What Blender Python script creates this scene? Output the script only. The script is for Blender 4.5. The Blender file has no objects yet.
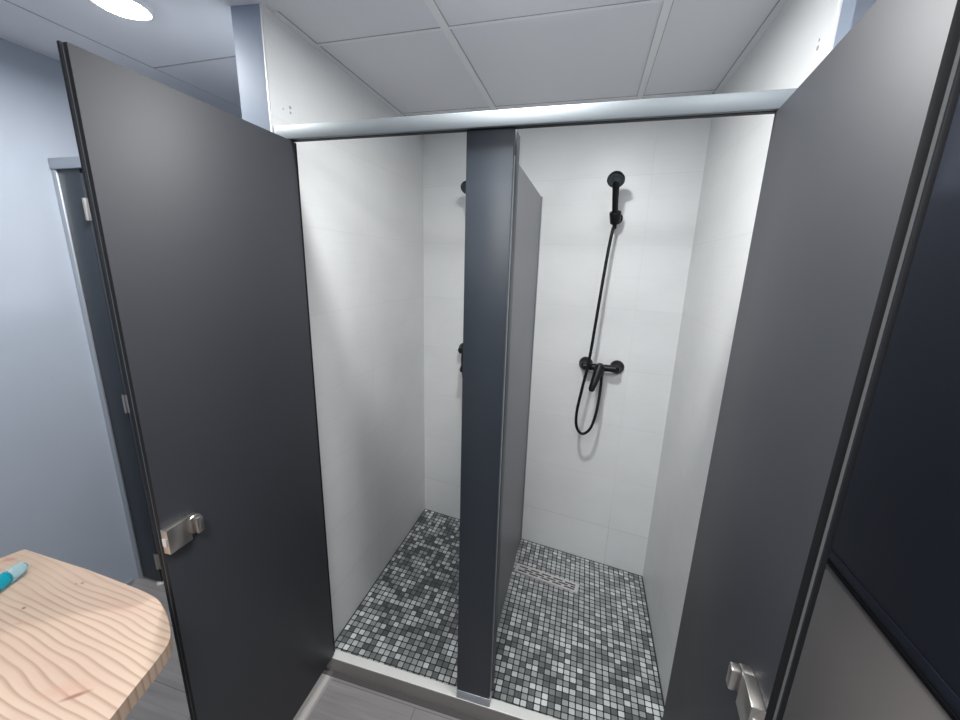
import bpy, bmesh, math, random
from mathutils import Vector, Matrix

random.seed(4)
S = bpy.context.scene
COL = S.collection

# ------------------------------------------------------------------ helpers
def new_mat(name):
    m = bpy.data.materials.new(name)
    m.use_nodes = True
    nt = m.node_tree
    b = nt.nodes.get('Principled BSDF')
    return m, nt, b

def plain(name, col, rough=.5, metal=0., coat=0., spec=.5):
    m, nt, b = new_mat(name)
    b.inputs['Base Color'].default_value = (*col, 1)
    b.inputs['Roughness'].default_value = rough
    b.inputs['Metallic'].default_value = metal
    b.inputs['Coat Weight'].default_value = coat
    b.inputs['Coat Roughness'].default_value = .15
    b.inputs['Specular IOR Level'].default_value = spec
    return m

class N:
    """tiny node-building shorthand"""
    def __init__(s, nt): s.nt = nt
    def add(s, t, **kw):
        n = s.nt.nodes.new(t)
        for k, v in kw.items(): setattr(n, k, v)
        return n
    def put(s, sock, v):
        if hasattr(v, 'is_output'): s.nt.links.new(v, sock)
        else: sock.default_value = v
    def math(s, op, a, b=None, c=None, clamp=False):
        n = s.add('ShaderNodeMath', operation=op, use_clamp=clamp)
        s.put(n.inputs[0], a)
        if b is not None: s.put(n.inputs[1], b)
        if c is not None: s.put(n.inputs[2], c)
        return n.outputs[0]
    def pos(s):
        g = s.add('ShaderNodeNewGeometry')
        x = s.add('ShaderNodeSeparateXYZ')
        s.nt.links.new(g.outputs['Position'], x.inputs[0])
        return x.outputs[0], x.outputs[1], x.outputs[2]
    def vec(s, x, y, z=0.):
        c = s.add('ShaderNodeCombineXYZ')
        s.put(c.inputs[0], x); s.put(c.inputs[1], y); s.put(c.inputs[2], z)
        return c.outputs[0]
    def noise(s, v, scale, detail=3., rough=.5):
        n = s.add('ShaderNodeTexNoise')
        s.put(n.inputs['Vector'], v)
        n.inputs['Scale'].default_value = scale
        n.inputs['Detail'].default_value = detail
        n.inputs['Roughness'].default_value = rough
        return n.outputs['Fac']
    def white(s, v):
        n = s.add('ShaderNodeTexWhiteNoise', noise_dimensions='3D')
        s.put(n.inputs['Vector'], v)
        return n.outputs['Value']
    def ramp(s, f, stops, interp='LINEAR'):
        n = s.add('ShaderNodeValToRGB')
        n.color_ramp.interpolation = interp
        e = n.color_ramp.elements
        while len(e) < len(stops): e.new(.5)
        for el, (p, c) in zip(e, stops):
            el.position = p
            el.color = (*c, 1) if len(c) == 3 else c
        s.put(n.inputs[0], f)
        return n.outputs[0]
    def mix(s, f, a, b, mode='MIX'):
        n = s.add('ShaderNodeMix', data_type='RGBA', blend_type=mode)
        s.put(n.inputs['Factor'], f)
        for i, v in ((6, a), (7, b)):
            if hasattr(v, 'is_output'): s.nt.links.new(v, n.inputs[i])
            else: n.inputs[i].default_value = (*v, 1)
        return n.outputs[2]
    def bump(s, h, strength, dist, b):
        n = s.add('ShaderNodeBump')
        n.inputs['Strength'].default_value = strength
        n.inputs['Distance'].default_value = dist
        s.put(n.inputs['Height'], h)
        s.nt.links.new(n.outputs[0], b.inputs['Normal'])

def finish(bm, name, mats, parent=None, smooth=False, bevel=0., seg=2):
    if bevel > 0:
        bmesh.ops.bevel(bm, geom=list(bm.edges), offset=bevel, segments=seg, affect='EDGES', profile=.5, clamp_overlap=True)
    bmesh.ops.recalc_face_normals(bm, faces=list(bm.faces))
    me = bpy.data.meshes.new(name)
    bm.to_mesh(me); bm.free()
    if not isinstance(mats, (list, tuple)): mats = [mats]
    for m in mats: me.materials.append(m)
    if smooth:
        for p in me.polygons: p.use_smooth = True
        try: me.set_sharp_from_angle(angle=math.radians(38))
        except Exception: pass
    o = bpy.data.objects.new(name, me)
    COL.objects.link(o)
    if parent is not None: o.parent = parent
    return o

def add_box(bm, lo, hi, mi=0):
    vs = [bm.verts.new((x, y, z)) for x in (lo[0], hi[0]) for y in (lo[1], hi[1]) for z in (lo[2], hi[2])]
    fs = [(0, 1, 3, 2), (4, 6, 7, 5), (0, 4, 5, 1), (2, 3, 7, 6), (0, 2, 6, 4), (1, 5, 7, 3)]
    out = []
    for f in fs:
        fc = bm.faces.new([vs[i] for i in f]); fc.material_index = mi; out.append(fc)
    return out

def box(name, lo, hi, m, parent=None, bevel=0., seg=2):
    bm = bmesh.new(); add_box(bm, lo, hi)
    return finish(bm, name, m, parent, smooth=bevel > 0, bevel=bevel, seg=seg)

def add_prism(bm, pts, z0, z1, mi=0):
    a = [bm.verts.new((x, y, z0)) for x, y in pts]
    b = [bm.verts.new((x, y, z1)) for x, y in pts]
    n = len(pts)
    fs = [bm.faces.new(a[::-1]), bm.faces.new(b)]
    for i in range(n):
        fs.append(bm.faces.new([a[i], a[(i + 1) % n], b[(i + 1) % n], b[i]]))
    for f in fs: f.material_index = mi
    return fs

def frame_of(d):
    d = d.normalized()
    u = d.orthogonal().normalized()
    return u, d.cross(u)

def add_tube(bm, pts, rad, seg=14, caps=True):
    pts = [Vector(p) for p in pts]
    if not isinstance(rad, (list, tuple)): rad = [rad] * len(pts)
    rings = []
    u = None
    for i, p in enumerate(pts):
        d = (pts[min(i + 1, len(pts) - 1)] - pts[max(i - 1, 0)]).normalized()
        if u is None: u = d.orthogonal().normalized()
        else: u = (u - d * u.dot(d)).normalized()
        w = d.cross(u)
        rings.append([bm.verts.new(p + (u * math.cos(2 * math.pi * k / seg) + w * math.sin(2 * math.pi * k / seg)) * rad[i]) for k in range(seg)])
    for a, b in zip(rings, rings[1:]):
        for k in range(seg):
            bm.faces.new([a[k], a[(k + 1) % seg], b[(k + 1) % seg], b[k]])
    if caps:
        bm.faces.new(rings[0][::-1]); bm.faces.new(rings[-1])

def add_lathe(bm, origin, axis, prof, seg=32):
    """prof: list of (distance along axis, radius)"""
    o = Vector(origin); d = Vector(axis).normalized(); u, w = frame_of(d)
    rings = []
    for h, r in prof:
        if r < 1e-6: rings.append([bm.verts.new(o + d * h)])
        else: rings.append([bm.verts.new(o + d * h + (u * math.cos(2 * math.pi * k / seg) + w * math.sin(2 * math.pi * k / seg)) * r) for k in range(seg)])
    for a, b in zip(rings, rings[1:]):
        if len(a) == 1 and len(b) == 1: continue
        for k in range(seg):
            k2 = (k + 1) % seg
            if len(a) == 1: bm.faces.new([a[0], b[k2], b[k]])
            elif len(b) == 1: bm.faces.new([a[k], a[k2], b[0]])
            else: bm.faces.new([a[k], a[k2], b[k2], b[k]])

def lathe(name, origin, axis, prof, m, parent=None, seg=32):
    bm = bmesh.new(); add_lathe(bm, origin, axis, prof, seg)
    return finish(bm, name, m, parent, smooth=True)

def spline(pts, n=10):
    """Catmull-Rom through pts"""
    P = [Vector(p) for p in pts]
    P = [P[0] * 2 - P[1]] + P + [P[-1] * 2 - P[-2]]
    out = []
    for i in range(1, len(P) - 2):
        for k in range(n):
            t = k / n
            a, b, c, d = P[i - 1], P[i], P[i + 1], P[i + 2]
            out.append(.5 * ((2 * b) + (c - a) * t + (2 * a - 5 * b + 4 * c - d) * t * t + (3 * b - a - 3 * c + d) * t ** 3))
    out.append(P[-2])
    return out

def thing(name, label, cat, loc=(0, 0, 0), group=None):
    o = bpy.data.objects.new(name, None)
    COL.objects.link(o)
    o.empty_display_size = .1
    o.location = loc
    return tag(o, label, cat, group)

def tag(o, label, cat, group=None):
    o['label'] = label; o['category'] = cat
    if group: o['group'] = group
    return o

def struct(o):
    o['kind'] = 'structure'
    return o

def anchor(o, loc):
    """put a thing's empty at its base while its parts keep their world places"""
    v = Vector(loc)
    o.location = v
    for c in o.children:
        c.matrix_parent_inverse = Matrix.Translation(-v)

# ------------------------------------------------------------------ camera
F, PITCH, YAW, ROLL = 390.126, .240697, .259750, -.028703
CAM = Vector((.91659, -1.18483, 1.59625))
fwd = Vector((-math.sin(YAW) * math.cos(PITCH), math.cos(YAW) * math.cos(PITCH), -math.sin(PITCH)))
right = Vector((math.cos(YAW), math.sin(YAW), 0))
down = fwd.cross(right)
r2 = right * math.cos(ROLL) + down * math.sin(ROLL)
d2 = down * math.cos(ROLL) - right * math.sin(ROLL)
cd = bpy.data.cameras.new('camera')
cd.sensor_width = 36; cd.lens = F / 960 * 36; cd.clip_start = .02
cam = bpy.data.objects.new('camera', cd); COL.objects.link(cam)
M = Matrix((r2, -d2, -fwd)).transposed().to_4x4()
M.translation = CAM
cam.matrix_world = M
S.camera = cam

# ------------------------------------------------------------------ materials
# white shower tile: large faint joints, fine horizontal streaks
def tile_mat(name, axis):
    m, nt, b = new_mat(name); n = N(nt)
    x, y, z = n.pos()
    h = {'x': x, 'y': y}[axis]
    zz = n.math('DIVIDE', n.math('SUBTRACT', z, .2335), .2935)
    row = n.math('FLOOR', zz)
    fz = n.math('ABSOLUTE', n.math('SUBTRACT', n.math('FRACT', n.math('ADD', zz, .5)), .5))
    if axis == 'x':
        off = 1.142
        hh = n.math('DIVIDE', n.math('SUBTRACT', h, off), .593)
    else:
        hh = n.math('DIVIDE', n.math('SUBTRACT', h, .36), .6)
    fh = n.math('ABSOLUTE', n.math('SUBTRACT', n.math('FRACT', n.math('ADD', hh, .5)), .5))
    j1 = n.math('LESS_THAN', n.math('MULTIPLY', fz, .2935), .0011)
    j2 = n.math('LESS_THAN', n.math('MULTIPLY', fh, .6), .0010)
    j = n.math('MAXIMUM', j1, j2)
    cell = n.white(n.vec(n.math('FLOOR', hh), row, 2.))
    streak = n.noise(n.vec(n.math('MULTIPLY', h, 5.), n.math('MULTIPLY', z, 190.), cell), 1., 3., .6)
    cloud = n.noise(n.vec(n.math('MULTIPLY', h, 2.), n.math('MULTIPLY', z, 2.4), cell), 1.6, 4., .55)
    f = n.math('ADD', n.math('MULTIPLY', streak, .3), n.math('MULTIPLY', cloud, .7))
    col = n.ramp(f, [(.25, (.70, .705, .70)), (.75, (.79, .795, .79))])
    col = n.mix(n.math('MULTIPLY', j, n.math('ADD', .25, n.math('MULTIPLY', n.math('LESS_THAN', z, .3), .5))), col, (.50, .51, .51))
    nt.links.new(col, b.inputs['Base Color'])
    b.inputs['Roughness'].default_value = .38
    n.bump(n.math('SUBTRACT', n.math('MULTIPLY', streak, .35), j), .22, .0012, b)
    return m
M_TILE_X = tile_mat('white_tile_across', 'x')
M_TILE_Y = tile_mat('white_tile_along', 'y')

def paint_mat(name, col, amp=.03, rough=.55):
    m, nt, b = new_mat(name); n = N(nt)
    x, y, z = n.pos()
    v = n.vec(x, y, z)
    a = n.noise(v, 3., 4.)
    c = n.ramp(a, [(.3, tuple(k * (1 - amp) for k in col)), (.7, tuple(k * (1 + amp) for k in col))])
    nt.links.new(c, b.inputs['Base Color'])
    b.inputs['Roughness'].default_value = rough
    n.bump(n.noise(v, 160., 3.), .12, .002, b)
    return m
M_BLUE = paint_mat('pale_blue_paint', (.39, .43, .495))
M_STUB = paint_mat('blue_grey_paint', (.26, .31, .39), .05, .5)
M_GREYWALL = paint_mat('warm_grey_wall', (.46, .42, .39))
M_CEIL = paint_mat('ceiling_panel', (.80, .81, .84), .01, .75)
M_TBAR = plain('ceiling_tbar', (.86, .87, .88), .5)
M_GAP = plain('ceiling_shadow_gap', (.40, .40, .42), .8)
M_TRIMW = plain('white_trim', (.74, .75, .74), .4)

# mosaic
m, nt, b = new_mat('grey_glass_mosaic'); n = N(nt)
x, y, z = n.pos()
P_ = .0253; W_ = 1.337
u = n.math('DIVIDE', x, P_)
yb = n.math('SUBTRACT', .9459, n.math('MULTIPLY', x, .15))
v = n.math('MULTIPLY', n.math('DIVIDE', n.math('ADD', y, .09), n.math('ADD', yb, .09)), 38.)
cell = n.vec(n.math('FLOOR', u), n.math('FLOOR', v), 0.)
w1 = n.white(cell)
big = n.noise(n.vec(x, y, 0.), 3.2, 2.)
fine = n.noise(n.vec(x, y, 0.), 300., 2.)
val = n.math('ADD', w1, n.math('MULTIPLY', n.math('SUBTRACT', big, .5), .75))
col = n.ramp(val, [(0., (.10, .108, .108)), (.25, (.18, .192, .192)), (.45, (.30, .318, .315)), (.62, (.38, .40, .395)), (.80, (.58, .60, .595)), (1., (.76, .78, .77))])
# paler, lower contrast mosaic around the drain
ex = n.math('DIVIDE', n.math('SUBTRACT', x, .95), .55); ey = n.math('DIVIDE', n.math('SUBTRACT', y, .60), .42)
drain_pale = n.math('SUBTRACT', 1.15, n.math('SQRT', n.math('ADD', n.math('MULTIPLY', ex, ex), n.math('MULTIPLY', ey, ey))), clamp=True)
drain_pale = n.math('MULTIPLY', drain_pale, n.math('ADD', .35, n.math('MULTIPLY', big, .55)), clamp=True)
col = n.mix(drain_pale, col, (.50, .515, .505))
fu = n.math('ABSOLUTE', n.math('SUBTRACT', n.math('FRACT', u), .5))
fv = n.math('ABSOLUTE', n.math('SUBTRACT', n.math('FRACT', v), .5))
pw = n.math('POWER', n.math('ADD', n.math('POWER', fu, 8.), n.math('POWER', fv, 8.)), .125)
g = n.math('GREATER_THAN', pw, .418)
for e in (x, n.math('SUBTRACT', W_, x), n.math('SUBTRACT', yb, y)):        # dark joint round the tray
    g = n.math('MAXIMUM', g, n.math('LESS_THAN', e, .006))
col = n.mix(g, col, (.022, .023, .023))
nt.links.new(col, b.inputs['Base Color'])
rg = n.math('ADD', n.math('MULTIPLY', g, .5), n.math('ADD', .22, n.math('MULTIPLY', w1, .15)))
nt.links.new(rg, b.inputs['Roughness'])
n.bump(n.math('ADD', n.math('MULTIPLY', n.math('SUBTRACT', 1., g), 1.), n.math('MULTIPLY', fine, .1)), .4, .0015, b)
M_MOSAIC = m

# room floor planks
m, nt, b = new_mat('grey_plank_tile'); n = N(nt)
x, y, z = n.pos()
py = n.math('DIVIDE', n.math('ADD', y, .16), .2)
row = n.math('FLOOR', py)
px = n.math('DIVIDE', n.math('ADD', x, n.math('MULTIPLY', row, .43)), 1.2)
gr = n.noise(n.vec(n.math('MULTIPLY', x, 3.), n.math('MULTIPLY', y, 60.), row), 1., 5., .6)
cl = n.noise(n.vec(n.math('MULTIPLY', x, 2.), n.math('MULTIPLY', y, 9.), row), 1.5, 4.)
tone = n.white(n.vec(row, n.math('FLOOR', px), 1.))
f = n.math('ADD', n.math('MULTIPLY', gr, .45), n.math('ADD', n.math('MULTIPLY', cl, .4), n.math('MULTIPLY', tone, .15)))
col = n.ramp(f, [(.3, (.18, .17, .168)), (.7, (.33, .312, .305))])
a1 = n.math('ABSOLUTE', n.math('SUBTRACT', n.math('FRACT', n.math('ADD', py, .5)), .5))
a2 = n.math('ABSOLUTE', n.math('SUBTRACT', n.math('FRACT', n.math('ADD', px, .5)), .5))
j = n.math('MAXIMUM', n.math('LESS_THAN', a1, .006), n.math('LESS_THAN', a2, .001))
col = n.mix(j, col, (.12, .115, .115))
nt.links.new(col, b.inputs['Base Color'])
b.inputs['Roughness'].default_value = .45
n.bump(n.math('SUBTRACT', n.math('MULTIPLY', gr, .4), j), .2, .002, b)
M_FLOOR = m

# pine
m, nt, b = new_mat('pine_board'); n = N(nt)
x, y, z = n.pos()
ax = n.math('ADD', x, n.math('MULTIPLY', y, -.10))
ay = n.math('ADD', y, n.math('MULTIPLY', x, .06))
warp = n.noise(n.vec(n.math('MULTIPLY', ax, 2.6), n.math('MULTIPLY', ay, 5.5), 3.1), 1., 2., .45)
ringv = n.math('ADD', n.math('MULTIPLY', ay, 72.), n.math('MULTIPLY', warp, 4.6))
fr = n.math('FRACT', ringv)
line = n.ramp(fr, [(0., (.0, .0, .0)), (.55, (.12, .12, .12)), (.86, (1., 1., 1.)), (1., (.0, .0, .0))])
amt = n.noise(n.vec(n.math('MULTIPLY', ax, 2.), n.math('MULTIPLY', ay, 3.), 9.), 1.5, 2.)
amt2 = n.ramp(amt, [(.32, (.25, .25, .25)), (.62, (1., 1., 1.))])
fib = n.noise(n.vec(n.math('MULTIPLY', ax, 7.), n.math('MULTIPLY', ay, 230.), 0.), 1., 3.)
base = n.ramp(n.noise(n.vec(ax, n.math('MULTIPLY', ay, 4.), 1.), 2.5, 3.), [(.3, (.40, .290, .222)), (.55, (.43, .325, .247)), (.75, (.36, .25, .193))])
lf = n.math('MULTIPLY', n.math('MULTIPLY', line, amt2), .75)
col = n.mix(lf, base, (.22, .13, .085))
col = n.mix(n.math('MULTIPLY', n.math('SUBTRACT', fib, .35), .25, clamp=True), col, (.55, .36, .25))
# knots and pits, each with a place of its own
def blot(cx, cy, rx, ry, ang, c, k, hard):
    global col
    ca, sa = math.cos(ang), math.sin(ang)
    dx = n.math('SUBTRACT', x, cx); dy = n.math('SUBTRACT', y, cy)
    e1 = n.math('DIVIDE', n.math('ADD', n.math('MULTIPLY', dx, ca), n.math('MULTIPLY', dy, sa)), rx)
    e2 = n.math('DIVIDE', n.math('SUBTRACT', n.math('MULTIPLY', dy, ca), n.math('MULTIPLY', dx, sa)), ry)
    r = n.math('SQRT', n.math('ADD', n.math('MULTIPLY', e1, e1), n.math('MULTIPLY', e2, e2)))
    f = n.math('MULTIPLY', n.math('DIVIDE', n.math('SUBTRACT', 1., r), hard, clamp=True), k)
    col = n.mix(f, col, c)
BLOTS = [(-.412, -.694, .020, .009, .5, (.36, .17, .12), .8, .6),
         (.123, -.864, .026, .006, .75, (.20, .075, .05), .95, .7),
         (.095, -.862, .055, .020, .5, (.40, .22, .16), .45, .9),
         (-.193, -.774, .006, .004, 0., (.10, .06, .05), .9, .6),
         (-.167, -.698, .005, .003, 0., (.22, .13, .09), .9, .6),
         (-.156, -.692, .006, .004, 0., (.22, .13, .09), .9, .6),
         (-.153, -.800, .012, .004, .5, (.40, .24, .16), .8, .6),
         (.004, -.712, .05, .02, .2, (.40, .235, .18), .5, .9)]
for a in BLOTS: blot(*a)
nt.links.new(col, b.inputs['Base Color'])
b.inputs['Roughness'].default_value = .5
n.bump(fib, .08, .001, b)
M_PINE = m

# charcoal laminate
def laminate(name, col, rough, spec=.5):
    m, nt, b = new_mat(name); n = N(nt)
    x, y, z = n.pos()
    v = n.vec(x, y, z)
    sm = n.noise(v, 2.2, 5., .6)
    c = n.ramp(sm, [(.3, tuple(k * .94 for k in col)), (.7, tuple(k * 1.06 for k in col))])
    nt.links.new(c, b.inputs['Base Color'])
    rr = n.math('ADD', rough, n.math('MULTIPLY', n.math('SUBTRACT', sm, .5), .08))
    nt.links.new(rr, b.inputs['Roughness'])
    b.inputs['Specular IOR Level'].default_value = spec
    n.bump(n.noise(v, 500., 2.), .03, .0006, b)
    return m
M_HPL = laminate('charcoal_laminate', (.026, .028, .0345), .54, .65)
M_HPLP = laminate('slate_laminate', (.020, .026, .035), .42, .5)
M_DIV = laminate('divider_laminate', (.13, .135, .15), .36, .6)
M_NAVY = laminate('navy_laminate', (.024, .027, .040), .38, .5)
M_BLACK = plain('black_edge', (.008, .008, .009), .55, spec=.25)
M_CORE = plain('pale_core', (.11, .108, .105), .5)
M_ALU = plain('brushed_aluminium', (.24, .265, .28), .52, .4)
M_ALU2 = plain('dull_aluminium', (.48, .51, .54), .45, .7)
M_NICKEL = plain('brushed_nickel', (.52, .49, .46), .30, .95)
M_STEEL = plain('stainless_steel', (.74, .71, .70), .42, .5)
M_BLK = plain('matt_black_tap', (.005, .006, .008), .42, spec=.28)
M_FACE = plain('grey_spray_face', (.045, .055, .062), .5)
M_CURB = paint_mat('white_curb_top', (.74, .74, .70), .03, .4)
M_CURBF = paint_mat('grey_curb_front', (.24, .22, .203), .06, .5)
M_JOINT = plain('dark_joint', (.085, .078, .076), .7)
M_STRIP = paint_mat('pale_floor_strip', (.33, .31, .29), .06, .6)
m, nt, b = new_mat('lamp_lens')
b.inputs['Emission Color'].default_value = (1, 1, 1, 1)
b.inputs['Emission Strength'].default_value = 30
b.inputs['Base Color'].default_value = (.9, .9, .9, 1)
M_LAMP = m
m, nt, b = new_mat('fill_diffuser')
b.inputs['Emission Color'].default_value = (.97, .985, 1, 1)
b.inputs['Emission Strength'].default_value = 3
M_PANEL = m
def clear(name, col, rough=.1):
    m, nt, b = new_mat(name)
    b.inputs['Base Color'].default_value = (*col, 1)
    b.inputs['Roughness'].default_value = rough
    b.inputs['Transmission Weight'].default_value = .75
    b.inputs['IOR'].default_value = 1.3
    return m
M_TURQ = clear('turquoise_plastic', (.02, .55, .72), .2)
M_CLEAR = clear('clear_blue_plastic', (.55, .82, .90), .15)

# ------------------------------------------------------------------ the setting
FZ = -.035                      # room floor
W = 1.337                       # shower width
CZ = 2.263                      # ceiling
SL = .062                       # the ceiling climbs a little towards the left wall
XL, XR = -1.197, 1.60           # room side walls
YF, YBK = -2.7, 1.12
cz = lambda x: CZ + (SL * -x if x < 0 else 0)
yback = lambda x: .9459 - .1499 * x

bm = bmesh.new(); add_box(bm, (XL - .1, YF - .1, FZ - .06), (XR + .1, -.0905, FZ)); add_box(bm, (XL - .1, -.0905, FZ - .06), (-.05, YBK + .1, FZ)); add_box(bm, (1.362, -.0905, FZ - .06), (XR + .1, YBK + .1, FZ))
struct(finish(bm, 'floor', M_FLOOR))
bm = bmesh.new(); add_prism(bm, [(-.005, -.0900), (W + .005, -.0900), (W + .005, yback(W)), (-.005, yback(0))], -.05, 0)
struct(finish(bm, 'floor_shower', M_MOSAIC))

# curb
bm = bmesh.new()
for f in add_box(bm, (.0005, -.128, FZ), (W - .0005, -.0895, .03)):
    pass
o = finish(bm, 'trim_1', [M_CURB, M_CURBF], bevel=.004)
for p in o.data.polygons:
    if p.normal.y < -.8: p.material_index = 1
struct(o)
struct(box('trim_2', (.0005, -.150, FZ - .001), (W-.0005, -.1285, FZ + .0015), M_JOINT))
# pale strip of floor running out from the curb
bm = bmesh.new()
add_prism(bm, [(.018, -.151), (.068, -.151), (.094, -1.3), (.044, -1.3)], FZ - .001, FZ + .0012)
struct(finish(bm, 'trim_3', M_STRIP))

# shower walls
def wall_two(name, lo, hi, test, mats, prism=None, z=None):
    bm = bmesh.new()
    if prism: add_prism(bm, prism, *z)
    else: add_box(bm, lo, hi)
    o = finish(bm, name, mats)
    for p in o.data.polygons: p.material_index = test(p)
    return struct(o)
ZT = 2.36
wl = wall_two('wall_shower_left', (-.104, -.137, FZ), (0, 1.0, ZT), lambda p: 0 if p.normal.x > .5 else (1 if p.normal.y < -.5 else 2), [M_TILE_Y, M_STUB, M_BLUE])
wr = wall_two('wall_shower_right', (W, -.137, FZ), (1.366, .80, ZT), lambda p: 0 if p.normal.x < -.5 else (1 if p.normal.y < -.5 else 2), [M_TILE_Y, M_STUB, M_BLUE])
wb = wall_two('wall_shower_back', None, None, lambda p: 0, [M_TILE_X], [(-.02, yback(-.02)), (1.36, yback(1.36)), (1.36, 1.1), (-.02, 1.1)], (-.05, ZT))
# white corner trims on the wall ends
struct(box('trim_4', (-.007, -.1385, FZ), (.0010, -.1362, 2.30), M_TRIMW, bevel=.0015))
struct(box('trim_5', (W - .0010, -.1395, FZ), (W + .006, -.1362, 2.30), M_TRIMW, bevel=.0015))
# plugged holes in the white tile above the rail
for wall, x0, sx, spots in ((wl, 0., 1, [(-.088, 2.026, .0025), (-.058, 2.040, .0045), (-.058, 2.026, .0035)]), (wr, W, -1, [(-.085, 2.056, .0045), (-.086, 2.070, .003)])):
    for (yy, zz, r) in spots:
        lathe('wall_plug', (x0 - sx * .001, yy, zz), (sx, 0, 0), [(0, r), (.0016, r), (.0016, r * .5), (.0006, 0)], M_STRIP, wall, 12)

# room walls
struct(box('wall_left', (XL - .1, YF - .1, FZ), (XL, YBK + .1, 2.50), M_BLUE))
o = wall_two('wall_right', (XR, YF - .1, FZ), (XR + .1, YBK + .1, 2.50), lambda p: 0, [M_BLUE])
bm = bmesh.new(); add_box(bm, (XR - .012, YF, FZ), (XR - .0005, YBK, .868))
struct(finish(bm, 'wall_dado', M_GREYWALL))
struct(box('wall_added_return', (1.3662, -.02, FZ), (XR, .03, 2.4), M_BLUE))  # added wall closing the dark alcove so a lit face shows there
struct(box('wall_back', (XL - .1, YBK, FZ), (XR + .1, YBK + .1, 2.50), M_BLUE))
struct(box('wall_front', (XL - .1, YF - .1, FZ), (XR + .1, YF, 2.50), M_BLUE))
struct(box('baseboard_left', (XL + .0004, -2.6, FZ), (XL + .012, -.034, FZ + .022), M_ALU2))

# ceiling: panels on a T-bar grid
bm = bmesh.new()
for x0, x1 in ((XL - .1, 0.), (0., XR + .1)):
    vs = [(x0, cz(x0)), (x1, cz(x1)), (x1, cz(x1) + .05), (x0, cz(x0) + .05)]
    a = [bm.verts.new((p, YF - .1, q)) for p, q in vs]; b2 = [bm.verts.new((p, YBK + .1, q)) for p, q in vs]
    bm.faces.new(a[::-1]); bm.faces.new(b2)
    for i in range(4): bm.faces.new([a[i], a[(i + 1) % 4], b2[(i + 1) % 4], b2[i]])
ceil = struct(finish(bm, 'ceiling', M_CEIL))
gb = bmesh.new(); ga = bmesh.new()
def bar_y(xc, y0, y1, w=.022, h=.004):
    z = cz(xc)
    add_box(gb, (xc - w / 2, y0, z - h - SL * w / 2), (xc + w / 2, y1, z + .004))
    add_box(ga, (xc - w / 2 - .0005, y0, z - .0012 - SL * w / 2), (xc + w / 2 + .0025, y1, z + .003))
def bar_x(yc, x0, x1, w=.012, h=.0026, lift=0.):
    if x1 <= 0:
        za, zb = cz(x0), cz(x1)
    else: za = zb = CZ
    for bmx, ww, hh in ((gb, w, h), (ga, w + .004, .0012)):
        v = [(x0, za - hh), (x1, zb - hh), (x1, zb + .003), (x0, za + .003)]
        a = [bmx.verts.new((p, yc - ww / 2, q)) for p, q in v]; c = [bmx.verts.new((p, yc + ww / 2, q)) for p, q in v]
        bmx.faces.new(a[::-1]); bmx.faces.new(c)
        for i in range(4): bmx.faces.new([a[i], a[(i + 1) % 4], c[(i + 1) % 4], c[i]])
for xc in (.45, 1.05): bar_y(xc, YF, yback(xc))
for yc in (.073, .673): bar_x(yc, 0., W, .010)
for k in range(1, 5): bar_x(.073 - .6 * k, 0., XR)
for yc in (.073, .673): bar_x(yc, 1.363, XR)
# edge angles where the ceiling meets the shower walls
add_box(gb, (0., -.10, CZ - .004), (.018, yback(0), CZ + .002)); add_box(gb, (W - .018, -.10, CZ - .004), (W, yback(W), CZ + .002))
add_box(ga, (0.018, -.10, CZ - .0015), (.021, yback(0), CZ + .002)); add_box(ga, (W - .021, -.10, CZ - .0015), (W - .018, yback(W), CZ + .002))
finish(gb, 'ceiling_grid', M_TBAR, ceil)
# left of the shower the panels simply butt: dark joint lines
def slot(p, q, w):
    (x0, y0), (x1, y1) = p, q
    d = Vector((x1 - x0, y1 - y0, 0)).normalized(); s = Vector((-d.y, d.x, 0)) * w / 2
    pts = [Vector((x0, y0, 0)) + s, Vector((x1, y1, 0)) + s, Vector((x1, y1, 0)) - s, Vector((x0, y0, 0)) - s]
    lo = [ga.verts.new((p.x, p.y, cz(p.x) - .0012)) for p in pts]; hi = [ga.verts.new((p.x, p.y, cz(p.x) + .003)) for p in pts]
    ga.faces.new(lo); ga.faces.new(hi[::-1])
    for i in range(4): ga.faces.new([lo[i], lo[(i + 1) % 4], hi[(i + 1) % 4], hi[i]])
slot((-.818, YF), (-.815, .18), .006)
slot((-.815, .18), (-.104, .085), .006)
slot((-.815, .18), (-.80, YBK), .003)
for k in range(1, 5): slot((-.815, .18 - .6 * k), (0., .073 - .6 * k), .005)
finish(ga, 'ceiling_gap', M_GAP, ceil)

# ------------------------------------------------------------------ lamps
def downlight(x, y, label, watt, r=.078):
    z = cz(x)
    t = thing('downlight', label, 'ceiling light', group='round downlights in the ceiling')
    nrm = Vector((SL if x < 0 else 0, 0, 1)).normalized()
    c = Vector((x, y, z))
    lathe('trim_ring', c, -nrm, [(-.002, r * .80), (.004, r * .80), (.009, r * .84), (.010, r * .92), (.006, r * .99), (0, r), (-.002, r)], M_TRIMW, t, 48)
    lathe('lens', c, -nrm, [(.001, r * .79), (.010, r * .78), (.016, r * .70), (.019, r * .4), (.020, 0)], M_LAMP, t, 48)
    anchor(t, c)
    L = bpy.data.lights.new('lamp_glow', 'AREA'); L.shape = 'DISK'; L.size = r * 1.5; L.energy = watt
    L.color = (.985, .995, 1.)
    lo = bpy.data.objects.new('lamp_glow', L); COL.objects.link(lo)
    lo.location = c - nrm * .024
    return t
downlight(-.435, -.19, 'round glowing downlight in the ceiling above the open door at the left', 14)
downlight(.73, -.19, 'round downlight in the ceiling just in front of the silver rail', 11)
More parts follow.
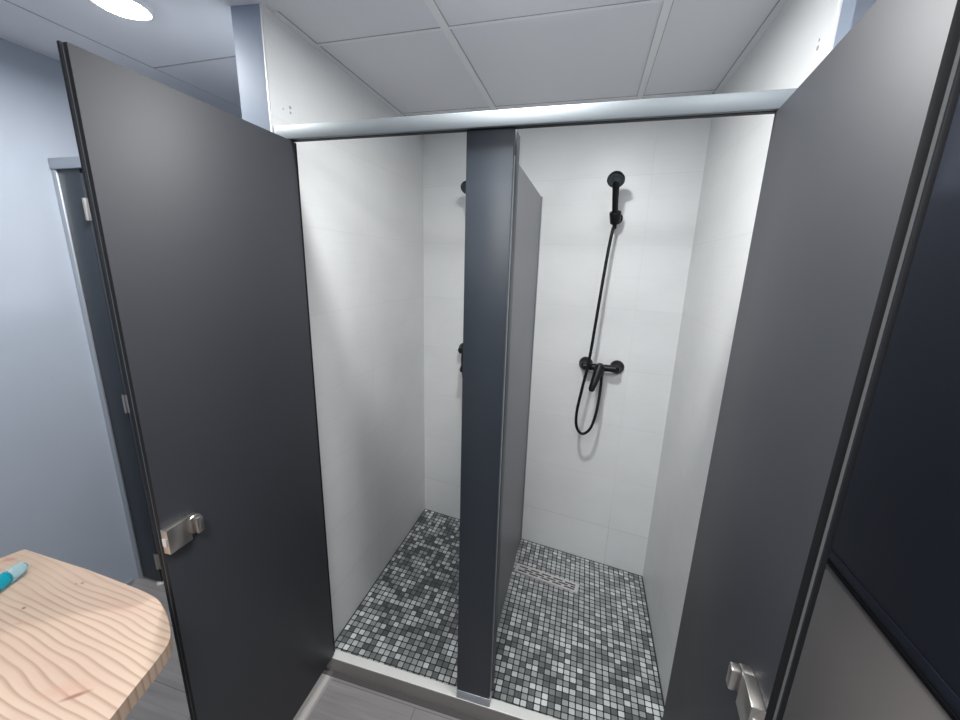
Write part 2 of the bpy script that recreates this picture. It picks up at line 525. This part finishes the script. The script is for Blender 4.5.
def fill_panel(x, y, label, watt):  # added ceiling panels for fill light, all out of view
    z = min(cz(x - .3), cz(x + .3))
    t = thing('fill_panel', label, 'ceiling light', group='added ceiling fill panels')
    bm = bmesh.new()
    for a, c in (((x - .297, y - .297), (x + .297, y - .272)), ((x - .297, y + .272), (x + .297, y + .297)), ((x - .297, y - .272), (x - .272, y + .272)), ((x + .272, y - .272), (x + .297, y + .272))):
        add_box(bm, (*a, z - .012), (*c, z + .02))
    finish(bm, 'panel_frame', M_TRIMW, t)
    box('diffuser', (x - .272, y - .272, z - .006), (x + .272, y + .272, z + .01), M_PANEL, t)
    anchor(t, (x, y, z))
    L = bpy.data.lights.new('lamp_glow', 'AREA'); L.shape = 'SQUARE'; L.size = .54; L.energy = watt
    L.color = (.97, .985, 1.)
    lo = bpy.data.objects.new('lamp_glow', L); COL.objects.link(lo)
    lo.location = (x, y, z - .016)
fill_panel(-.45, -1.95, 'added unseen fill light panel in the ceiling behind the pine table', 5)
fill_panel(1.35, -2.027, 'added unseen fill light panel in the ceiling behind the viewpoint near the navy panel', 2)
downlight(1.42, -.60, 'added unseen round downlight in the ceiling close to the wall above the navy panel', 2.5)  # added lamp, out of view, to brighten the right wall
fill_panel(.75, -1.427, 'added unseen fill light panel in the ceiling straight above the viewpoint', 17)  # added wide panel, softens the rail's shadow on the back wall

# ------------------------------------------------------------------ rails, post and divider
def rail(name, lo, hi, label, grp, mat=None):
    t = thing(name, label, 'rail', group=grp)
    box('rail_body', lo, hi, mat or M_ALU, t, bevel=.0025)
    box('rail_groove', (lo[0] + .003, lo[1] + .010, lo[2] - .0012), (hi[0] - .003, hi[1] - .006, lo[2] + .002), M_BLACK, t)
    anchor(t, ((lo[0] + hi[0]) / 2, (lo[1] + hi[1]) / 2, lo[2]))
    return t
rail('header_rail', (.0015, -.138, 1.929), (W - .0015, -.1065, 1.966), 'long silver aluminium rail across the top of both shower openings', 'aluminium header rails')

t = thing('cubicle_post', 'narrow slate grey upright post between the two shower openings', 'post')
box('post_panel', (.582, -.124, .066), (.706, -.108, 1.9305), M_HPLP, t, bevel=.0008)
o = box('post_core', (.584, -.108, .070), (.7058, -.094, 1.87), M_ALU2, t); o['label'] = 'pale edge strip'
box('post_rear_panel', (.582, -.094, .066), (.7075, -.045, 1.9305), M_HPLP, t, bevel=.0008)
o = box('post_shoe', (.5815, -.1255, .0295), (.7080, -.0890, .067), M_ALU2, t, bevel=.001)
anchor(t, (.647, -.106, .03))

t = thing('divider_panel', 'grey laminate divider panel standing between the two shower stalls', 'panel')
px1 = .664
bm = bmesh.new(); add_prism(bm, [(px1 - .013, -.0445), (px1, -.0445), (px1, yback(px1) - .018), (px1 - .013, yback(px1) - .016)], .012, 1.918)
finish(bm, 'panel_body', M_DIV, t)
bm = bmesh.new(); add_prism(bm, [(px1 - .017, yback(px1) - .0175), (px1 + .004, yback(px1) - .0205), (px1 + .004, yback(px1) - .0005), (px1 - .017, yback(px1) + .0025)], .002, 1.920)
o = finish(bm, 'wall_channel', M_ALU, t); o['label'] = 'silver wall channel'
for yy in (.05, .68):
    lathe('panel_foot', (px1 - .0065, yy, .0), (0, 0, 1), [(0, .013), (.004, .013), (.006, .007), (.013, .007)], M_STEEL, t, 16)
anchor(t, (px1 - .0065, .35, 0))

# ------------------------------------------------------------------ shower doors
def shower_door(label, hinge, free, side, zc_latch=.990, ztop=1.926, zbot=.045):
    """hinge/free: (x,y) of the visible face's two ends; side: +1 when the visible face looks to +x"""
    t = thing('shower_door', label, 'door', group='open shower doors')
    t['kind'] = 'thing'
    h = Vector((*hinge, 0)); f = Vector((*free, 0))
    d = (f - h).normalized(); Lw = (f - h).length
    nn = Vector((-d.y, d.x, 0))
    if nn.x * side < 0: nn = -nn
    R = Matrix((d, nn, Vector((0, 0, 1)))).transposed().to_4x4(); R.translation = h
    def B(name, a, bq, m, par=t, bevel=0.):
        bm = bmesh.new(); add_box(bm, a, bq); bm.transform(R)
        o = finish(bm, name, [m, M_BLACK] if 'panel' in name else m, par, smooth=bevel > 0, bevel=bevel)
        if 'panel' in name:         # compact laminate: black core shows on every cut edge
            for p in o.data.polygons:
                if abs(p.normal.dot(nn)) < .5: p.material_index = 1
        return o
    B('inner_panel', (0, -.0095, zbot), (Lw, 0, ztop), M_HPL, bevel=.0006)
    o = B('core_edge', (.002, -.0130, zbot + .003), (Lw - .001, -.0095, ztop - .002), M_CORE); o['label'] = 'pale core edge'
    B('outer_panel', (.0, -.0190, zbot), (Lw + .002, -.0130, ztop + .002), M_HPLP, bevel=.0005)
    B('hinge_stile', (-.013, -.018, zbot), (-.0005, -.004, ztop), M_BLACK)
    # lift-off hinges on the far side
    for zc in (.20, 1.0, 1.75):
        hb = B('hinge', (-.011, -.0270, zc - .045), (.03, -.0192, zc + .045), M_NICKEL, bevel=.002)
        bm = bmesh.new(); add_tube(bm, [(-.004, -.029, zc - .045), (-.004, -.029, zc + .045)], .006, 12); bm.transform(R)
        finish(bm, 'hinge_pin', M_NICKEL, hb, smooth=True)
    # turn latch
    zc = zc_latch
    lt = B('latch', (Lw - .051, .0, zc - .030), (Lw + .002, .018, zc + .030), M_NICKEL, bevel=.0015)
    kb = bmesh.new(); add_lathe(kb, (Lw - .064, 0, zc), (0, 1, 0), [(0, .0225), (.012, .0225), (.0145, .0205), (.015, 0)], 28); kb.transform(R)
    finish(kb, 'latch_rose', M_NICKEL, lt, smooth=True)
    B('thumb_turn', (Lw - .073, .0145, zc - .018), (Lw - .056, .030, zc + .022), M_NICKEL, lt, bevel=.003)
    B('latch_bolt', (Lw + .0015, .004, zc - .010), (Lw + .005, .014, zc + .010), M_STEEL, lt, bevel=.001)
    B('strike_plate', (Lw - .03, -.0205, zc - .03), (Lw - .01, -.0187, zc + .03), M_STEEL, t, bevel=.0005)
    anchor(t, (h.x, h.y, zbot))
    return t
shower_door('charcoal laminate shower door swung open beside the pine table', (.058, -.122), (.072, -.656), 1)
shower_door('tall grey laminate shower door swung open beside the navy wall panel', (1.268, -.122), (1.212, -.674), -1, .968)

# ------------------------------------------------------------------ toilet cubicle front behind the left door
yc = .020
rail('header_rail', (XL + .0005, yc - .026, 1.917), (-.1045, yc + .004, 1.958), 'short silver aluminium rail over the dark cubicle against the pale blue wall', 'aluminium header rails', M_ALU2)
t = thing('cubicle_panel', 'narrow dark slate fixed panel against the pale blue wall', 'panel')
box('panel_body', (XL + .028, yc - .017, FZ + .012), (-1.046, yc - .004, 1.9165), M_HPLP, t, bevel=.0008)
o = box('wall_channel', (XL + .0005, yc - .022, FZ), (XL + .026, yc - .001, 1.9165), M_ALU2, t, bevel=.001); o['label'] = 'grey aluminium wall channel'
for xx in (-1.058,):
    lathe('panel_foot', (xx, yc - .0105, FZ), (0, 0, 1), [(0, .02), (.006, .02), (.010, .009), (.014, .009)], M_STEEL, t, 18)
anchor(t, (-1.11, yc, FZ))
t = thing('cubicle_door', 'dark slate cubicle door with nickel hinges behind the open shower door', 'door')
t['kind'] = 'thing'
box('door_panel', (-1.043, yc - .017, .06), (-.42, yc - .004, 1.90), M_HPLP, t, bevel=.0008)
for zc in (1.765, .943, .108):
    hb = box('hinge', (-1.054, yc - .024, zc - .042), (-1.020, yc - .0172, zc + .042), M_NICKEL, t, bevel=.0015)
    bm = bmesh.new(); add_tube(bm, [(-1.038, yc - .025, zc - .042), (-1.038, yc - .025, zc + .042)], .006, 12)
    finish(bm, 'hinge_pin', M_NICKEL, hb, smooth=True)
anchor(t, (-.73, yc, .06))
t = thing('cubicle_panel', 'dark slate fixed panel on the far side of the cubicle door', 'panel')
box('panel_body', (-.416, yc - .017, .06), (-.1045, yc - .004, 1.9165), M_HPLP, t, bevel=.0008)
for xx in (-.38, -.18):
    lathe('panel_foot', (xx, yc - .0105, FZ), (0, 0, 1), [(0, .02), (.006, .02), (.010, .009), (.096, .009)], M_STEEL, t, 18)
anchor(t, (-.28, yc, FZ))

# ------------------------------------------------------------------ navy panel on the right wall
t = thing('wall_panel', 'dark navy panel with a black edge on the wall behind the grey door', 'panel')
z0, z1 = .872, 1.972
box('panel_body', (XR - .022, -2.0, z0 + .010), (XR - .0005, .95, z1), M_NAVY, t, bevel=.001)
box('edge_trim', (XR - .026, -2.0, z0), (XR - .0005, .95, z0 + .0105), M_BLACK, t, bevel=.001)
box('lower_band', (XR - .0235, -2.0, z0 + .0125), (XR - .021, .95, z0 + .040), M_NAVY, t, bevel=.0006)
anchor(t, (XR - .01, -.5, z0))

# ------------------------------------------------------------------ shower fittings
ws = Vector((1.3372, -.2005, 0)).normalized(); wn = Vector((ws.y, -ws.x, 0))
def WP(s, off, z): return Vector((0, .9459, 0)) + ws * s + wn * off + Vector((0, 0, z))
def shower_set(ds, label, tuck=False):
    t = thing('shower_mixer', label, 'shower', group='black shower mixers')
    P = lambda s, off, z: WP(s + ds, off, z)
    zc = 1.125
    bm = bmesh.new()
    add_tube(bm, [P(.948, .055, zc - .002), P(.952, .055, zc - .002), P(1.104, .055, zc + .002), P(1.108, .055, zc + .002)], [.012, .017, .017, .012], 20)
    add_lathe(bm, P(1.028, .040, zc), wn, [(0, .020), (.028, .024), (.040, .024), (.048, .020), (.052, 0)], 24)
    add_tube(bm, [P(1.040, .055, zc - .010), P(1.040, .055, zc - .034)], .009, 14)
    finish(bm, 'mixer_body', M_BLK, t, smooth=True)
    for s in (.953, 1.103):
        lathe('escutcheon', P(s, 0, zc), wn, [(0, .034), (.010, .033), (.020, .027), (.032, .018), (.056, .015), (.056, 0)], M_BLK, t, 28)
    bm = bmesh.new()
    lv = [(1.030, .082, zc + .010, .024), (1.026, .098, zc - .012, .022), (1.017, .124, zc - .056, .018), (1.009, .142, zc - .090, .015), (1.008, .146, zc - .099, .008)]
    add_tube(bm, [P(*q[:3]) for q in lv], [q[3] for q in lv], 16)
    finish(bm, 'lever', M_BLK, t, smooth=True)
    # wall bracket
    zb = 1.815
    bk = lathe('wall_bracket', P(1.031, 0, zb), wn, [(0, .024), (.008, .024), (.014, .018), (.040, .015), (.040, 0)], M_BLK, t, 24)
    bm = bmesh.new()
    a = P(1.029, .058, zb - .026); c = P(1.027, .078, zb + .020)
    ax = (c - a)
    add_lathe(bm, a, ax, [(0, .014), (0, .020), (.004, .022), (ax.length - .004, .025), (ax.length, .023), (ax.length, .016)], 24)
    finish(bm, 'holder_cup', M_BLK, bk, smooth=True)
    # hand shower
    top = P(1.023, .145, 1.950)
    low = P(1.0275, .066, zb - .020)
    u = (top - low).normalized()
    face_n = (wn * .66 + Vector((0, 0, -.75))).normalized()
    bm = bmesh.new()
    pts = [low - u * .030, low, low + u * .05, low + u * .10, top - face_n * .012 - u * .02, top - face_n * .012]
    add_tube(bm, pts, [.008, .011, .0125, .013, .015, .016], 18)
    add_lathe(bm, top - face_n * .030, face_n, [(0, .0), (.002, .016), (.010, .030), (.020, .035), (.030, .036), (.034, .0345)], 36)
    hs = finish(bm, 'hand_shower', M_BLK, t, smooth=True)
    lathe('spray_face', top + face_n * .0015, face_n, [(0, .0347), (.003, .033), (.003, .026), (.0015, .024), (.0015, .010), (.003, .008), (.003, 0)], M_FACE, hs, 36)
    # hose
    hp = [low - u * .028, P(1.0225, .070, 1.757), P(1.010, .080, 1.62), P(.995, .095, 1.38), P(.982, .112, 1.17), P(.962, .122, 1.02), P(.948, .122, .900),
          P(.955, .122, .825), P(.985, .120, .795), P(1.020, .110, .830), P(1.038, .090, .92), P(1.042, .062, 1.03), P(1.040, .055, zc - .032)]
    if tuck:                        # this hose hangs closer, behind the body
        hp[3:9] = [P(1.020, .085, 1.38), P(.998, .095, 1.17), P(.988, .100, 1.085), P(1.004, .105, .95), P(1.020, .108, .86), P(1.040, .108, .83)]
        hp[9] = P(1.058, .105, .86); hp[10] = P(1.062, .088, .95)
    bm = bmesh.new(); add_tube(bm, spline(hp, 9), .0070, 12)
    finish(bm, 'hose', M_BLK, t, smooth=True)
    anchor(t, P(1.03, 0, zc))
shower_set(0, 'matt black shower mixer with hanging hose loop on the stall wall above the drain')
shower_set(-.682, 'matt black shower mixer mostly hidden behind the narrow upright post', True)

# ------------------------------------------------------------------ drain
t = thing('floor_drain', 'narrow stainless steel slotted drain grate set in the grey mosaic', 'drain')
bm = bmesh.new()
dd = Vector((.331, -.053, 0)).normalized(); dn = Vector((-dd.y, dd.x, 0))
O = Vector((.672, .577, 0))
Ld, Wd = .335, .060
R = Matrix((dd, dn, Vector((0, 0, 1)))).transposed().to_4x4(); R.translation = O + Vector((0, 0, .0025))
add_box(bm, (0, 0, -.002), (Ld, .006, .0035)); add_box(bm, (0, Wd - .006, -.002), (Ld, Wd, .0035))
add_box(bm, (0, .006, -.002), (.006, Wd - .006, .0035)); add_box(bm, (Ld - .006, .006, -.002), (Ld, Wd - .006, .0035))
bm.transform(R)
finish(bm, 'drain_frame', M_STEEL, t)
bm = bmesh.new()
# slotted cover: dashes of open slot between lengthwise bars, bridged in a staggered pattern
rows = 3
bw, sw = .005, (Wd - .012 - .020) / 3
for r in range(rows + 1):
    y0 = .006 + r * (bw + sw)
    add_box(bm, (.006, y0, .0005), (Ld - .006, y0 + bw, .0032))
for r in range(rows):
    y0 = .006 + bw + r * (bw + sw)
    edges = [(.006, .016 + (r % 2) * .030)]
    xq = edges[0][1] + .048
    while xq < Ld - .03:
        edges.append((xq, xq + .014)); xq += .062
    edges.append((Ld - .018, Ld - .006))
    for a, c in edges:
        add_box(bm, (a, y0, .0005), (c, y0 + sw, .0031))
bm.transform(R)
finish(bm, 'drain_grate', M_STEEL, t)
bm = bmesh.new(); add_box(bm, (.004, .004, -.0015), (Ld - .004, Wd - .004, .0003)); bm.transform(R)
finish(bm, 'drain_well', M_BLACK, t)
anchor(t, O)

# ------------------------------------------------------------------ pine table
t = thing('pine_table', 'pale pine table with one rounded corner beside the charcoal shower door', 'table')
TZ = .85
out = [(-.606, -.588), (-.085, -.604)]
def arc(c, r, a0, a1, k=10):
    return [(c[0] + r * math.cos(a0 + (a1 - a0) * i / k), c[1] + r * math.sin(a0 + (a1 - a0) * i / k)) for i in range(k + 1)]
# back edge, a generously rounded corner, then the end running towards the viewer
cur = spline([(-.20, -.660, 0), (-.10, -.664, 0), (.0, -.669, 0), (.055, -.677, 0), (.105, -.697, 0), (.150, -.722, 0), (.176, -.744, 0), (.190, -.775, 0), (.204, -.822, 0), (.220, -.875, 0), (.245, -.96, 0)], 6)
out = [(-.426, -.657)] + [(p.x, p.y) for p in cur] + [(.24, -1.12), (.18, -1.17), (-.56, -1.17), (-.59, -1.13)]
bm = bmesh.new(); add_prism(bm, out[::-1], TZ - .032, TZ)
o = finish(bm, 'tabletop', M_PINE, t, smooth=True, bevel=.0022)
for xx, yy in ((-.40, -.76), (-.05, -.78), (-.48, -1.08), (.05, -1.08)):
    bm = bmesh.new()
    add_box(bm, (xx - .022, yy - .022, FZ), (xx + .022, yy + .022, TZ - .031))
    finish(bm, 'leg', M_PINE, t, bevel=.003)
box('apron', (-.378, -.78, TZ - .10), (-.072, -.76, TZ - .0315), M_PINE, t)
box('apron', (-.458, -1.09, TZ - .10), (.028, -1.07, TZ - .0315), M_PINE, t)
anchor(t, (-.15, -.9, FZ))

# turquoise tube lying on the table
t = thing('plastic_tube', 'turquoise plastic tube with a clear cap lying on the pine table', 'bottle')
a = Vector((-.308, -.760, TZ + .016)); e = Vector((-.324, -.704, TZ + .016))
d = (e - a).normalized(); Ln = .16
st = e - d * .1955
bm = bmesh.new(); add_lathe(bm, st, d, [(0, 0), (.001, .013), (.004, .016), (.146, .016), (.156, .0145), (.160, .011), (.160, 0)], 28)
finish(bm, 'tube_body', M_TURQ, t, smooth=True)
bm = bmesh.new(); add_lathe(bm, st + d * .1605, d, [(0, .011), (0, .0150), (.003, .0155), (.028, .0135), (.034, .009), (.035, 0)], 28)
finish(bm, 'cap', M_CLEAR, t, smooth=True)
anchor(t, st - Vector((0, 0, .016)))

# ------------------------------------------------------------------ world and look
wd = bpy.data.worlds.new('world'); S.world = wd; wd.use_nodes = True
wd.node_tree.nodes['Background'].inputs[0].default_value = (.5, .55, .6, 1)
wd.node_tree.nodes['Background'].inputs[1].default_value = .05
S.view_settings.view_transform = 'Standard'
S.view_settings.look = 'None'
S.view_settings.gamma = 1
S.view_settings.use_curve_mapping = False
S.view_settings.exposure = 0.36
S.cycles.use_denoising = True
S.cycles.max_bounces = 10
S.cycles.diffuse_bounces = 6
